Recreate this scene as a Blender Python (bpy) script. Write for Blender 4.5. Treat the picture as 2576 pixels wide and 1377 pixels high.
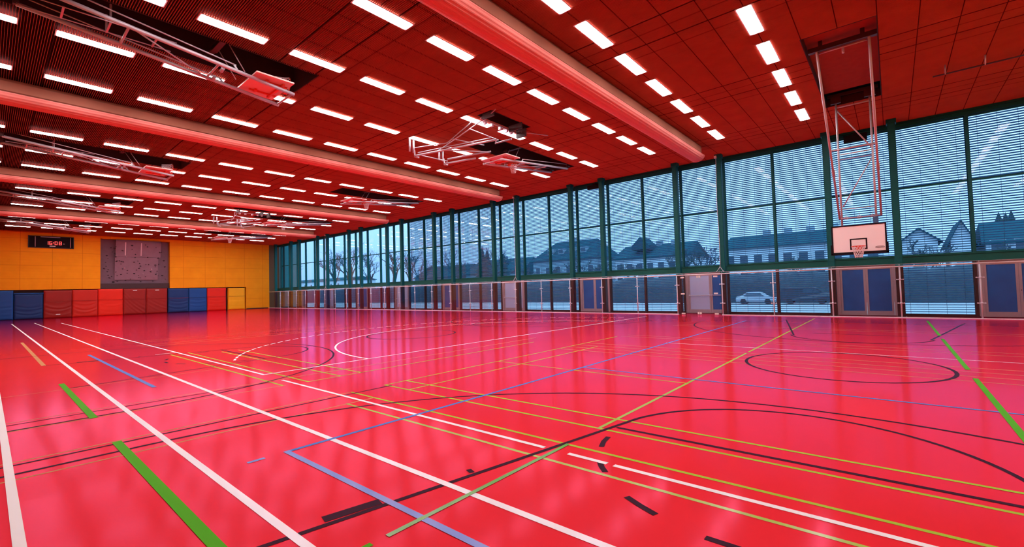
import bpy, math, random
from mathutils import Vector, Matrix

scene = bpy.context.scene
for o in list(bpy.data.objects):
    bpy.data.objects.remove(o)
random.seed(7)
PI = math.pi

# ------------------------------------------------------------------ camera
EYE = 1.65
YAW, PITCH, ROLL, FPX = 0.867274, 0.035071, -0.027137, 1126.7
cam_data = bpy.data.cameras.new('camera')
cam = bpy.data.objects.new('camera', cam_data)
scene.collection.objects.link(cam)
scene.camera = cam
cam_data.sensor_fit = 'HORIZONTAL'
cam_data.sensor_width = 36.0
cam_data.lens = 36.0 * FPX / 2576.0
cam_data.clip_start, cam_data.clip_end = 0.05, 1000
fw = Vector((math.sin(YAW), math.cos(YAW), 0)); rt = Vector((math.cos(YAW), -math.sin(YAW), 0)); up = Vector((0, 0, 1))
fw2 = math.cos(PITCH) * fw + math.sin(PITCH) * up
up2 = -math.sin(PITCH) * fw + math.cos(PITCH) * up
rt3 = math.cos(ROLL) * rt + math.sin(ROLL) * up2
up3 = -math.sin(ROLL) * rt + math.cos(ROLL) * up2
mw = Matrix.Identity(4)
for i in range(3):
    mw[i][0], mw[i][1], mw[i][2], mw[i][3] = rt3[i], up3[i], -fw2[i], (0, 0, EYE)[i]
cam.matrix_world = mw

# ------------------------------------------------------------------ world, exposure
world = bpy.data.worlds.new('world')
scene.world = world
world.use_nodes = True
nt = world.node_tree
nt.nodes.clear()
wo = nt.nodes.new('ShaderNodeOutputWorld'); bg = nt.nodes.new('ShaderNodeBackground')
tc = nt.nodes.new('ShaderNodeTexCoord'); sx = nt.nodes.new('ShaderNodeSeparateXYZ')
cr = nt.nodes.new('ShaderNodeValToRGB')
cr.color_ramp.elements[0].position = 0.0; cr.color_ramp.elements[0].color = (0.130, 0.200, 0.345, 1)
cr.color_ramp.elements[1].position = 0.9; cr.color_ramp.elements[1].color = (0.62, 0.82, 1.0, 1)
nt.links.new(tc.outputs['Generated'], sx.inputs[0]); nt.links.new(sx.outputs['Z'], cr.inputs[0])
nt.links.new(cr.outputs[0], bg.inputs[0]); bg.inputs[1].default_value = 5.0
nt.links.new(bg.outputs[0], wo.inputs[0])
LAMP = 25.0
vs = scene.view_settings
scene.display_settings.display_device = 'sRGB'
vs.view_transform = 'Standard'; vs.look = 'None'; vs.exposure = 0.0; vs.gamma = 1.0; vs.use_curve_mapping = False
cy = scene.cycles
cy.use_denoising = True
cy.max_bounces = 7; cy.diffuse_bounces = 4; cy.glossy_bounces = 4; cy.transmission_bounces = 6; cy.transparent_max_bounces = 32
cy.caustics_reflective = False; cy.caustics_refractive = False
cy.sample_clamp_indirect = 6.0

# ------------------------------------------------------------------ materials
def srgb(r, g, b):
    f = lambda c: (c / 255 / 12.92) if c / 255 <= 0.04045 else ((c / 255 + 0.055) / 1.055) ** 2.4
    return (f(r), f(g), f(b), 1)

def mat(name, col, rough=0.6, metal=0.0, spec=0.5, noise=0.0, scale=5.0, bump=0.0, emit=None, estr=0.0):
    m = bpy.data.materials.new(name); m.use_nodes = True
    t = m.node_tree; b = t.nodes['Principled BSDF']
    c = col if len(col) == 4 else (*col, 1)
    b.inputs['Base Color'].default_value = c
    b.inputs['Roughness'].default_value = rough; b.inputs['Metallic'].default_value = metal
    b.inputs['Specular IOR Level'].default_value = spec
    if noise or bump:
        co = t.nodes.new('ShaderNodeTexCoord'); n = t.nodes.new('ShaderNodeTexNoise')
        n.inputs['Scale'].default_value = scale; n.inputs['Detail'].default_value = 4
        t.links.new(co.outputs['Object'], n.inputs['Vector'])
        if noise:
            mx = t.nodes.new('ShaderNodeMix'); mx.data_type = 'RGBA'
            mx.inputs['A'].default_value = tuple(max(0, v * (1 - noise)) for v in c[:3]) + (1,)
            mx.inputs['B'].default_value = tuple(min(1, v * (1 + noise)) for v in c[:3]) + (1,)
            t.links.new(n.outputs['Fac'], mx.inputs['Factor']); t.links.new(mx.outputs['Result'], b.inputs['Base Color'])
        if bump:
            bp = t.nodes.new('ShaderNodeBump'); bp.inputs['Strength'].default_value = bump; bp.inputs['Distance'].default_value = 0.02
            t.links.new(n.outputs['Fac'], bp.inputs['Height']); t.links.new(bp.outputs[0], b.inputs['Normal'])
    if emit:
        b.inputs['Emission Color'].default_value = emit; b.inputs['Emission Strength'].default_value = estr
    return m

def glass_mat(name, tint, refl=0.5, dirt=0.0):
    m = bpy.data.materials.new(name); m.use_nodes = True
    t = m.node_tree; t.nodes.clear()
    out = t.nodes.new('ShaderNodeOutputMaterial'); tr = t.nodes.new('ShaderNodeBsdfTransparent'); gl = t.nodes.new('ShaderNodeBsdfGlossy')
    fr = t.nodes.new('ShaderNodeFresnel'); mx = t.nodes.new('ShaderNodeMixShader'); mu = t.nodes.new('ShaderNodeMath'); mu.operation = 'MULTIPLY'
    tr.inputs[0].default_value = (*tint, 1); gl.inputs['Roughness'].default_value = 0.03
    fr.inputs[0].default_value = 1.45; mu.inputs[1].default_value = refl
    t.links.new(fr.outputs[0], mu.inputs[0]); t.links.new(mu.outputs[0], mx.inputs[0])
    t.links.new(tr.outputs[0], mx.inputs[1]); t.links.new(gl.outputs[0], mx.inputs[2]); t.links.new(mx.outputs[0], out.inputs[0])
    return m

def grid_mat(name, col, joint, rough, sx_, sy_, axes='XY', mortar=0.012, noise=0.12, nscale=3.0, bump=0.0, line=None, weak=None):
    """panel joints: strong joints every sx_/sy_, optional weak joints, optional fine lines along one axis"""
    m = bpy.data.materials.new(name); m.use_nodes = True
    t = m.node_tree; b = t.nodes['Principled BSDF']; b.inputs['Roughness'].default_value = rough; b.inputs['Specular IOR Level'].default_value = 0.06
    co = t.nodes.new('ShaderNodeTexCoord'); sp = t.nodes.new('ShaderNodeSeparateXYZ'); t.links.new(co.outputs['Object'], sp.inputs[0])
    def N(op, a, bb=None):
        n = t.nodes.new('ShaderNodeMath'); n.operation = op
        if isinstance(a, (int, float)): n.inputs[0].default_value = a
        else: t.links.new(a, n.inputs[0])
        if bb is not None:
            if isinstance(bb, (int, float)): n.inputs[1].default_value = bb
            else: t.links.new(bb, n.inputs[1])
        return n.outputs[0]
    def joints(axis, step, w, off=0.0):
        v = N('ADD', sp.outputs[axis], off)
        f = N('FRACT', N('DIVIDE', v, step))
        return N('LESS_THAN', f, w / step)
    fac = N('MAXIMUM', joints(axes[0], sx_, mortar), joints(axes[1], sy_, mortar))
    if weak:
        fac = N('MAXIMUM', fac, N('MULTIPLY', joints(weak[0], weak[1], weak[2], weak[1] * 0.5), weak[3]))
    if line:
        fac = N('MAXIMUM', fac, N('MULTIPLY', joints(line[0], line[1], line[2]), line[3]))
    nz = t.nodes.new('ShaderNodeTexNoise'); nz.inputs['Scale'].default_value = nscale; nz.inputs['Detail'].default_value = 5
    t.links.new(co.outputs['Object'], nz.inputs['Vector'])
    m1 = t.nodes.new('ShaderNodeMix'); m1.data_type = 'RGBA'
    m1.inputs['A'].default_value = tuple(v * (1 - noise) for v in col[:3]) + (1,); m1.inputs['B'].default_value = tuple(min(1, v * (1 + noise)) for v in col[:3]) + (1,)
    t.links.new(nz.outputs['Fac'], m1.inputs['Factor'])
    m2 = t.nodes.new('ShaderNodeMix'); m2.data_type = 'RGBA'; m2.inputs['B'].default_value = (*joint[:3], 1)
    t.links.new(m1.outputs['Result'], m2.inputs['A']); t.links.new(fac, m2.inputs['Factor'])
    t.links.new(m2.outputs['Result'], b.inputs['Base Color'])
    if bump:
        bp = t.nodes.new('ShaderNodeBump'); bp.inputs['Strength'].default_value = bump; bp.inputs['Distance'].default_value = 0.01; bp.invert = True
        t.links.new(fac, bp.inputs['Height']); t.links.new(bp.outputs[0], b.inputs['Normal'])
    return m

M = {}
def floor_mat(name, col, noise, gloss=(1.0, 0.26, 0.55), rough=0.125, k=1.25):
    m = bpy.data.materials.new(name); m.use_nodes = True
    t = m.node_tree; t.nodes.clear()
    out = t.nodes.new('ShaderNodeOutputMaterial'); df = t.nodes.new('ShaderNodeBsdfDiffuse'); gl = t.nodes.new('ShaderNodeBsdfGlossy')
    fr = t.nodes.new('ShaderNodeFresnel'); mu = t.nodes.new('ShaderNodeMath'); mu.operation = 'MULTIPLY'; mx = t.nodes.new('ShaderNodeMixShader')
    fr.inputs[0].default_value = 1.26; mu.inputs[1].default_value = k; gl.inputs[0].default_value = (*gloss, 1); gl.inputs['Roughness'].default_value = rough
    co = t.nodes.new('ShaderNodeTexCoord'); nz = t.nodes.new('ShaderNodeTexNoise'); nz.inputs['Scale'].default_value = .55; nz.inputs['Detail'].default_value = 4
    t.links.new(co.outputs['Object'], nz.inputs['Vector'])
    c = t.nodes.new('ShaderNodeMix'); c.data_type = 'RGBA'
    c.inputs['A'].default_value = tuple(v * (1 - noise) for v in col) + (1,); c.inputs['B'].default_value = tuple(min(1, v * (1 + noise)) for v in col) + (1,)
    t.links.new(nz.outputs['Fac'], c.inputs['Factor']); t.links.new(c.outputs['Result'], df.inputs[0])
    pw = t.nodes.new('ShaderNodeMath'); pw.operation = 'POWER'; pw.inputs[1].default_value = 1.4     # waxed sheen that grows steeply toward grazing angles
    t.links.new(fr.outputs[0], pw.inputs[0]); t.links.new(pw.outputs[0], mu.inputs[0]); t.links.new(mu.outputs[0], mx.inputs[0]); t.links.new(df.outputs[0], mx.inputs[1]); t.links.new(gl.outputs[0], mx.inputs[2]); t.links.new(mx.outputs[0], out.inputs[0])
    return m
M['floor'] = floor_mat('red sports floor', (0.86, 0.032, 0.046), 0.07)
M['white_line'] = floor_mat('white court paint', (0.93, 0.92, 0.92), 0.03, (.8, .6, .8), rough=0.2, k=.14)
M['green_line'] = floor_mat('green court paint', (0.10, 0.44, 0.025), 0.03, (.8, .6, .8), rough=0.2, k=.14)
M['lime_line'] = floor_mat('yellow green court paint', (0.40, 0.56, 0.06), 0.03, (.8, .6, .8), rough=0.2, k=.14)
M['pale_line'] = floor_mat('faded yellow court paint', (0.62, 0.30, 0.12), 0.03, (.8, .6, .8), rough=0.2, k=.14)
M['blue_line'] = floor_mat('blue court paint', (0.10, 0.235, 0.62), 0.03, (.8, .6, .8), rough=0.2, k=.14)
M['black_line'] = floor_mat('black court paint', (0.055, 0.022, 0.038), 0.03, (.8, .6, .8), rough=0.2, k=.14)
M['ceiling'] = grid_mat('red ceiling panels', (0.60, 0.17, 0.11), (0.12, 0.018, 0.015), 0.75, 1.11, 0.845, 'XY', 0.022, 0.16, 1.7, weak=('X', 1.11, 0.02, 0.45))
M['void'] = mat('dark red ceiling void', (0.022, 0.004, 0.004), 0.95, spec=0.02)  # sheet just above the ceiling strips, darkened to deepen their gaps
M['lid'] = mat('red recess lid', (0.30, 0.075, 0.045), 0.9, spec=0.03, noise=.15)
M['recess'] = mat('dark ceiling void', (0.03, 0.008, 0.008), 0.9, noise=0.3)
M['beam'] = mat('red curtain tray', (0.66, 0.20, 0.17), 0.6, spec=0.12, noise=0.06, scale=2)
M['beam_top'] = mat('shaded curtain housing red', (0.30, 0.115, 0.075), 0.7, spec=0.05, noise=0.12, scale=2)  # tray red dulled to brown, the side's weaker light put into the colour
M['orange'] = grid_mat('orange wall panels', (0.96, 0.36, 0.012), (0.66, 0.20, 0.008), 0.55, 2.2, 1.32, 'XZ', 0.03, 0.14, 1.2, line=('Z', 0.11, 0.018, 0.35))
M['wall'] = mat('ochre wall paint', (0.55, 0.22, 0.08), 0.7, noise=0.1)
M['end_shade'] = mat('end wall shade brown', (0.10, 0.055, 0.02), 0.7)
M['teal_wall'] = mat('teal outer wall', (0.02, 0.17, 0.18), 0.8)
M['dark_base'] = mat('dark baseboard and niche back', (0.02, 0.012, 0.012), 0.5)
M['green_steel'] = mat('dark green steel', (0.004, 0.105, 0.105), 0.5, spec=0.2, noise=0.2, scale=9)
M['brown_steel'] = mat('dark brown steel', (0.040, 0.016, 0.016), 0.45, noise=0.2, scale=9)
M['sill'] = mat('dark green sill panel', (0.010, 0.120, 0.100), 0.55, spec=0.2, noise=0.15, scale=6)
M['slat'] = mat('grey blue blind slats', (0.045, 0.16, 0.34), 0.5)
M['cord'] = mat('blind cord', (0.10, 0.16, 0.25), 0.7)
M['glass'] = glass_mat('blue window glass', (0.75, 0.90, 0.985), 0.25)
M['screen'] = glass_mat('clear screen glass', (0.955, 0.955, 0.98), 0.35)
M['frost'] = mat('pale frosted door glass', (0.50, 0.64, 0.95), 0.3)
M['door_glass'] = mat('blue door glass', (0.030, 0.150, 0.48), 0.3, spec=0.15, noise=0.25, scale=1.6)
M['door_wood'] = mat('pale wood door frame', (0.44, 0.36, 0.40), 0.5, noise=0.08, scale=6)
M['steel'] = mat('brushed steel', (0.74, 0.78, 0.92), 0.4, 0.15, noise=0.05)
M['white_rail'] = mat('white coated rail', (0.84, 0.88, 0.98), 0.4)
M['white'] = mat('white paint', (0.85, 0.82, 0.81), 0.4)
M['board'] = mat('white backboard', (0.93, 0.95, 0.96), 0.35)
M['board_back'] = mat('pale red backboard rear', (0.85, 0.46, 0.42), 0.5)
M['black'] = mat('black rubber', (0.012, 0.008, 0.012), 0.6, spec=0.1)
M['rim'] = mat('red hoop paint', (0.80, 0.06, 0.02), 0.4)
M['net'] = mat('white net cord', (0.85, 0.80, 0.82), 0.7)
M['tube'] = mat('white steel tube', (0.50, 0.47, 0.52), 0.35, 0.2)
M['tube_dark'] = mat('dark steel bar', (0.05, 0.022, 0.022), 0.5)
M['lamp'] = mat('lamp diffuser', (0.9, 0.9, 0.9), 0.5, emit=(1.0, 0.965, 0.97, 1), estr=LAMP)
M['lamp_frame'] = mat('lamp frame', (0.72, 0.66, 0.68), 0.5)

# ------------------------------------------------------------------ mesh builder
class MB:
    def __init__(s): s.v = []; s.f = []; s.mi = []; s.cur = 0; s.smooth = []; s.sm = False
    def face(s, idx): s.f.append(idx); s.mi.append(s.cur); s.smooth.append(s.sm)
    def quad(s, a, b, c, d):
        n = len(s.v); s.v += [tuple(a), tuple(b), tuple(c), tuple(d)]; s.face((n, n + 1, n + 2, n + 3))
    def box(s, x0, x1, y0, y1, z0, z1):
        n = len(s.v)
        s.v += [(x, y, z) for z in (z0, z1) for y in (y0, y1) for x in (x0, x1)]
        for q in ((0, 2, 3, 1), (4, 5, 7, 6), (0, 1, 5, 4), (2, 6, 7, 3), (0, 4, 6, 2), (1, 3, 7, 5)): s.face(tuple(n + i for i in q))
        return s
    def bbox(s, x0, x1, y0, y1, z0, z1, b=0.01):
        """box with chamfered edges along z"""
        n = len(s.v)
        ring = [(x0 + b, y0), (x1 - b, y0), (x1, y0 + b), (x1, y1 - b), (x1 - b, y1), (x0 + b, y1), (x0, y1 - b), (x0, y0 + b)]
        for z in (z0, z1): s.v += [(x, y, z) for x, y in ring]
        for i in range(8): s.face((n + i, n + (i + 1) % 8, n + 8 + (i + 1) % 8, n + 8 + i))
        s.face(tuple(n + 7 - i for i in range(8))); s.face(tuple(n + 8 + i for i in range(8)))
        return s
    def tube(s, pts, r, n=8, cap=True, r2=None):
        pts = [Vector(p) for p in pts]; m = len(pts); base = len(s.v); old = s.sm
        for i, p in enumerate(pts):
            d = (pts[min(i + 1, m - 1)] - pts[max(i - 1, 0)]).normalized()
            a = Vector((0, 0, 1)) if abs(d.z) < 0.9 else Vector((1, 0, 0))
            u = d.cross(a).normalized(); w = d.cross(u).normalized()
            rr = r if r2 is None else r + (r2 - r) * i / max(1, m - 1)
            for k in range(n):
                t = 2 * PI * k / n; q = p + rr * (math.cos(t) * u + math.sin(t) * w); s.v.append(tuple(q))
        s.sm = True
        for i in range(m - 1):
            for k in range(n):
                a = base + i * n + k; b2 = base + i * n + (k + 1) % n; s.face((a, b2, b2 + n, a + n))
        s.sm = old
        if cap:
            s.face(tuple(base + n - 1 - k for k in range(n))); s.face(tuple(base + (m - 1) * n + k for k in range(n)))
        return s
    def prism(s, prof, axis, a0, a1):
        """closed 2-D profile swept along an axis ('x': profile in yz, 'y': xz, 'z': xy)"""
        n = len(s.v); m = len(prof)
        mk = {'x': lambda p, a: (a, p[0], p[1]), 'y': lambda p, a: (p[0], a, p[1]), 'z': lambda p, a: (p[0], p[1], a)}[axis]
        for a in (a0, a1): s.v += [mk(p, a) for p in prof]
        for i in range(m): s.face((n + i, n + (i + 1) % m, n + m + (i + 1) % m, n + m + i))
        s.face(tuple(n + m - 1 - i for i in range(m))); s.face(tuple(n + m + i for i in range(m)))
        return s
    def build(s, name, mats, parent=None, loc=None):
        me = bpy.data.meshes.new(name); me.from_pydata(s.v, [], s.f)
        mats = mats if isinstance(mats, (list, tuple)) else [mats]
        for m in mats: me.materials.append(m)
        for p, i, sm in zip(me.polygons, s.mi, s.smooth): p.material_index = i; p.use_smooth = sm
        me.update()
        import bmesh
        bm = bmesh.new(); bm.from_mesh(me); bmesh.ops.recalc_face_normals(bm, faces=bm.faces); bm.to_mesh(me); bm.free()
        o = bpy.data.objects.new(name, me); scene.collection.objects.link(o)
        if parent: o.parent = parent
        if loc: o.location = loc
        return o

def empty(name, loc=(0, 0, 0), rz=0.0):
    o = bpy.data.objects.new(name, None); scene.collection.objects.link(o); o.location = loc; o.rotation_euler = (0, 0, rz); o.empty_display_size = 0.1
    return o
def tag(o, label=None, cat=None, group=None, kind=None):
    if label: o['label'] = label
    if cat: o['category'] = cat
    if group: o['group'] = group
    if kind: o['kind'] = kind
    return o
def struct(o): o['kind'] = 'structure'; return o
def copy_tree(o, parent=None):
    c = o.copy(); scene.collection.objects.link(c)
    if parent: c.parent = parent
    for ch in o.children: copy_tree(ch, c)
    return c
ONES = 'zeroth first second third fourth fifth sixth seventh eighth ninth tenth eleventh twelfth thirteenth fourteenth fifteenth sixteenth seventeenth eighteenth nineteenth'.split()
def ordinal(n):
    if n < 20: return ONES[n]
    t, u = divmod(n, 10); base = {2: 'twenty', 3: 'thirty', 4: 'forty'}[t]
    return (base[:-1] + 'ieth') if u == 0 else base + '-' + ONES[u]

# ------------------------------------------------------------------ main dimensions
ZC = 8.55                     # ceiling
XL, XF, XCOL, XG = -3.6, 26.2, 25.4, 25.0    # left wall, facade, columns, glass screen
YB, YE = -7.6, 64.6           # wall behind, end wall
P0, PS = -0.24, 2.353         # facade module
GZ = -0.9                     # ground outside
by = lambda k: P0 + PS * k
HOOP = [0.87 + 13.52 * k for k in range(5)]

# ------------------------------------------------------------------ floor and its court lines
b = MB(); b.box(XL - .2, XF + 0.1, YB - .2, YE + 1.2, -0.2, 0.0)
floor = struct(b.build('floor', M['floor']))
lines = {k: MB() for k in ('white', 'green', 'lime', 'pale', 'blue', 'black')}
ZL = [0.0008]
line_n = [0]
def line_z(c):
    line_n[0] += 1                # a hair of height apart, so crossing lines never share a plane
    return {'pale': .0010, 'lime': .0016, 'black': .0022, 'white': .0028, 'blue': .0034, 'green': .0040}[c] + (line_n[0] % 7) * .00008
def seg(c, x0, y0, x1, y1, w=0.045):
    d = Vector((x1 - x0, y1 - y0, 0)).normalized(); n = Vector((-d.y, d.x, 0)) * w / 2
    z = line_z(c)
    a, e = Vector((x0, y0, z)), Vector((x1, y1, z))
    lines[c].quad(a - n, e - n, e + n, a + n)
def ribbon(c, pts, w):
    z = line_z(c)
    P = [Vector((x, y, z)) for x, y in pts]; mb = lines[c]; base = len(mb.v); m = len(P)
    for i in range(m):
        d = (P[min(i + 1, m - 1)] - P[max(i - 1, 0)]).normalized(); nn = Vector((-d.y, d.x, 0)) * w / 2
        if (P[0] - P[-1]).length < 1e-4 and i in (0, m - 1):
            d = (P[1] - P[-2]).normalized(); nn = Vector((-d.y, d.x, 0)) * w / 2
        mb.v += [tuple(P[i] - nn), tuple(P[i] + nn)]
    for i in range(m - 1): mb.face((base + 2 * i, base + 2 * i + 2, base + 2 * i + 3, base + 2 * i + 1))
def arc(c, cx, cy_, rx, ry, a0, a1, w=0.045, n=48, dash=None):
    pts = []
    for i in range(n + 1):
        t = math.radians(a0 + (a1 - a0) * i / n); pts.append((cx + rx * math.cos(t), cy_ + ry * math.sin(t)))
    runs, cur = [], []
    for i in range(n):
        if dash and i % dash[0] >= dash[1]:
            if cur: runs.append(cur)
            cur = []
            continue
        cur = cur or [pts[i]]
        cur.append(pts[i + 1])
    if cur: runs.append(cur)
    for r_ in runs: ribbon(c, r_, w)
# white
seg('white', 0.17, -3, 0.17, 52, .065); seg('white', 1.385, -3, 1.385, 52.4, .065); seg('white', 2.57, -3, 2.57, 51.5, .065)
seg('white', 3.80, 10.1, 3.80, 48.3, .055)
for y0, y1 in ((9.14, 2.82), (2.53, 2.10), (2.03, -5)): seg('white', 3.77, y0, 3.77, y1, .055)
seg('white', 3.78, 10.11, 23.0, 10.11, .055); seg('white', 3.28, 16.68, 3.83, 16.68)
arc('white', 12.75, 10.11, 6.5, 6.5, 0, 180, .055, 64)
arc('white', 12.75, 10.11, 9.1, 8.6, 5, 161, .055, 150, (3, 2))
seg('white', 12.6, 5.0, 12.6, -5, .03)
# blue
seg('blue', 2.08, 4.95, 2.08, -4, .06); seg('blue', 2.05, 4.94, 21.5, 4.94, .055); seg('blue', 7.97, 4.94, 7.97, -5, .05)
seg('blue', 2.07, 10.58, 2.07, 18.7, .07); seg('blue', 1.70, 4.94, 1.86, 4.94, .05)
# green
for x0, x1 in ((-2, 1.66), (1.78, 3.62)): seg('green', x0, 2.68, x1, 2.68, .045)
for x0, x1 in ((4.63, 11.6), (11.8, 23.7)): seg('lime', x0, 2.685, x1, 2.685, .045)
for x0, x1 in ((23.4, 17.57), (16.7, 11.3), (10.4, 5.0)): seg('green', x0, -0.95, x1, -0.95, .07)
seg('pale', 1.01, 27.4, 1.01, 16.8, .085)
for y0, y1 in ((12.76, 8.61), (6.95, -2)): seg('green', 1.01, y0, 1.01, y1, .085)
seg('green', 3.62, 2.68, 4.0, 2.68, .045)
# yellow green badminton lines
for x, y1 in ((3.53, 6.32), (3.99, 6.98), (4.65, 6.98), (5.10, 6.98)): seg('lime', x, y1, x, -5.5, .042)
seg('lime', 3.99, 8.5, 3.99, 16.3, .042); seg('lime', 3.55, 8.57, 3.55, 16.2, .042); seg('lime', 4.65, 8.5, 4.65, 15.5, .042); seg('lime', 5.1, 8.5, 5.1, 15.5, .042)
seg('pale', 0.1, 6.99, 4.01, 6.99, .035); seg('lime', 4.63, 6.99, 13.5, 6.99, .035); seg('pale', 0.1, 6.30, 3.98, 6.30, .035); seg('lime', 4.64, 6.30, 11.0, 6.30, .035)
seg('pale', 0.1, 9.30, 5.2, 9.24, .03); seg('pale', 0.1, 8.68, 3.6, 8.58, .03); seg('lime', 3.97, 8.52, 11, 8.52, .035); seg('pale', 4.64, 9.2, 12, 9.2, .03)
seg('lime', 7.66, 7.0, 7.60, 2.68, .035)
for x in (10.1, 10.6, 11.08, 11.58): seg('pale', x, 6.9, x, -5, .03)
for x in (13.6, 14.1, 18.2, 18.7): seg('pale', x, 6.9, x, -5, .025)
for yy in (20.5, 19.8, 22.0, 22.7): seg('pale', 3.5, yy, 12, yy, .03)
for x in (0.55, 0.2): seg('pale', x, 11.9, 3.5 + x, 11.9, .02)
# black basketball courts
for k in range(2):
    yc = HOOP[k] - 0.02
    arc('black', 1.2, yc, 5.65, 5.65, -90, 90, .05, 64)
    seg('black', -2, yc + 5.65, 1.2, yc + 5.65, .05); seg('black', -2, yc - 5.65, 1.2, yc - 5.65, .05)
    arc('black', 20.44, yc, 5.65, 5.65, 90, 270, .05, 64)
    arc('black', 4.8, yc, 1.75, 1.70, -75, 75, .05, 32)
    seg('black', 1.0, yc + 2.42, 5.25, yc + 1.64, .05); seg('black', 1.0, yc - 2.42, 5.25, yc - 1.64, .05)
    for s_ in (1, -1):
        for pl in ([(4.45, 1.60), (4.29, 1.57), (4.13, 1.51)], [(3.76, 1.32), (3.67, 1.25), (3.59, 1.17)], [(3.27, .81), (3.20, .67), (3.14, .52)], [(3.05, .15), (3.05, -.15)] if s_ > 0 else [(3.05, .14), (3.05, -.14)]):
            if s_ < 0 and pl[0][0] == 3.05: continue
            ribbon('black', [(x, yc + s_ * y) for x, y in pl], .055)
    seg('black', 4.8, yc + 1.68, 4.8, yc - 1.68, .05)
    seg('black', 1.62, yc + 2.40, 2.04, yc + 2.31, .10); seg('black', 2.87, yc + 2.12, 2.90, yc + 2.2, .05)
    arc('black', 10.82, yc, 1.70, 1.62, 0, 360, .06, 64)
    arc('black', 16.55, yc, 1.70, 1.65, 100, 260, .05, 32)
    seg('black', 22.6, yc + 2.75, 16.2, yc + 1.55, .05); seg('black', 22.6, yc - 2.75, 16.2, yc - 1.55, .05)
    for xx in (18.4, 19.6, 20.6): seg('black', xx, yc + 1.98, xx, yc + 2.2, .05); seg('black', xx, yc - 1.98, xx, yc - 2.2, .05)
seg('black', 0.1, 6.86, 4.7, 6.86, .04); seg('black', 0.1, 9.12, 3.6, 9.12, .03)
seg('black', 17.0, 2.0, 17.0, -0.3, .05)
PN = {'white': 'white_court_lines', 'green': 'green_court_lines', 'lime': 'yellow_green_court_lines', 'pale': 'faded_yellow_court_lines', 'blue': 'blue_court_lines', 'black': 'black_court_lines'}
for k, mb in lines.items():
    o = mb.build(PN[k], M[k + '_line'], floor); o['label'] = PN[k].replace('_', ' ') + ' painted on the red floor'

# ------------------------------------------------------------------ ceiling with recesses for the hoops
holes = []
for k, yc in enumerate(HOOP):
    holes.append((15.06, 21.7, yc - .84, yc + .84, 'R', k))
    if k: holes.append((-0.2, 6.75, yc - .84, yc + .84, 'L', k))
holes.append((12.55, 15.0, 11.5, 12.2, 'C', 0)); holes.append((12.55, 15.0, 38.4, 39.1, 'C', 1))
xs = sorted({XL, XF} | {h[0] for h in holes} | {h[1] for h in holes}); ys = sorted({YB, YE + .1} | {h[2] for h in holes} | {h[3] for h in holes})
b = MB()
for i in range(len(xs) - 1):
    for j in range(len(ys) - 1):
        mx_, my_ = (xs[i] + xs[i + 1]) / 2, (ys[j] + ys[j + 1]) / 2
        if any(h[0] < mx_ < h[1] and h[2] < my_ < h[3] for h in holes): continue
        b.quad((xs[i], ys[j], ZC + .12), (xs[i], ys[j + 1], ZC + .12), (xs[i + 1], ys[j + 1], ZC + .12), (xs[i + 1], ys[j], ZC + .12))
b.box(XL - .2, XF + .3, YB - .2, YE + 1.2, ZC + .95, ZC + 1.1)
b.cur = 1                     # thin upright strips along the hall stand in for mesh, shaped to darken lengthwise views
SP, SH, ST = .05, .046, .005
x = XL + .02
while x < XF - .02:
    cuts = sorted((h[2] - .02, h[3] + .02) for h in holes if h[0] - .02 < x < h[1] + .02)
    y = YB
    for c0, c1 in cuts + [(YE + .05, None)]:
        if c0 > y: b.box(x - ST / 2, x + ST / 2, y, c0, ZC, ZC + SH)
        y = c1
    x += SP
ceiling = struct(b.build('ceiling', [M['void'], M['ceiling']]))
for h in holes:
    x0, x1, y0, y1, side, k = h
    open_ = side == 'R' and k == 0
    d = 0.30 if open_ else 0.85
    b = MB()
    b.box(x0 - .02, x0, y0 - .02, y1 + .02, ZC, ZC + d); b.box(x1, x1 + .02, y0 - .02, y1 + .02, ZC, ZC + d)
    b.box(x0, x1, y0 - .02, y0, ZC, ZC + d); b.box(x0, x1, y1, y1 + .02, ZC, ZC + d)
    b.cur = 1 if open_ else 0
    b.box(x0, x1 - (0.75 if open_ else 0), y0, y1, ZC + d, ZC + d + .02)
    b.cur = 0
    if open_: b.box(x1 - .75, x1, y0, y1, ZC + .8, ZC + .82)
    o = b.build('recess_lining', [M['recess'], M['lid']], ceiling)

# ------------------------------------------------------------------ walls
b = MB()
ZN = 2.88
b.box(XL, 8.02, YE, YE + .9, ZN, ZC + 1); b.box(14.08, 22.2, YE, YE + .9, ZN, ZC + 1); b.box(22.2, XG + .06, YE, YE + .9, 0, ZC + 1)
b.box(8.02, 14.08, YE, YE + .9, 8.3, ZC + 1)
b.box(8.02, 14.08, YE + .72, YE + .9, ZN, 8.3)
wall_end = struct(b.build('wall_end', M['orange']))
b = MB(); b.box(XL, 22.2, YE + .62, YE + .9, 0, ZN); struct(b.build('niche_back_dark', M['dark_base']))  # niche back wall, darkness of the gaps beside the mats put into its colour
b = MB(); b.box(XG + .06, XF + .2, YE, YE + .9, 0, ZC + 1); struct(b.build('wall_end_shaded', M['end_shade']))  # end wall past the screen, its shade put into a brown colour
b = MB(); b.box(22.2, XG - .1, YE - .02, YE, 0, .09); struct(b.build('baseboard_end', M['dark_base']))
b = MB(); b.box(XL - .2, XL, YB, YE + .9, 0, ZC + 1); struct(b.build('wall_left', M['wall']))
b = MB(); b.box(XL, XF + .2, YB - .2, YB, 0, ZC + 1); struct(b.build('wall_back', M['orange']))

# ------------------------------------------------------------------ window wall
KMIN, KMAX = -3, 27
is_col = lambda k: k % 3 in (0, 1)
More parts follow.
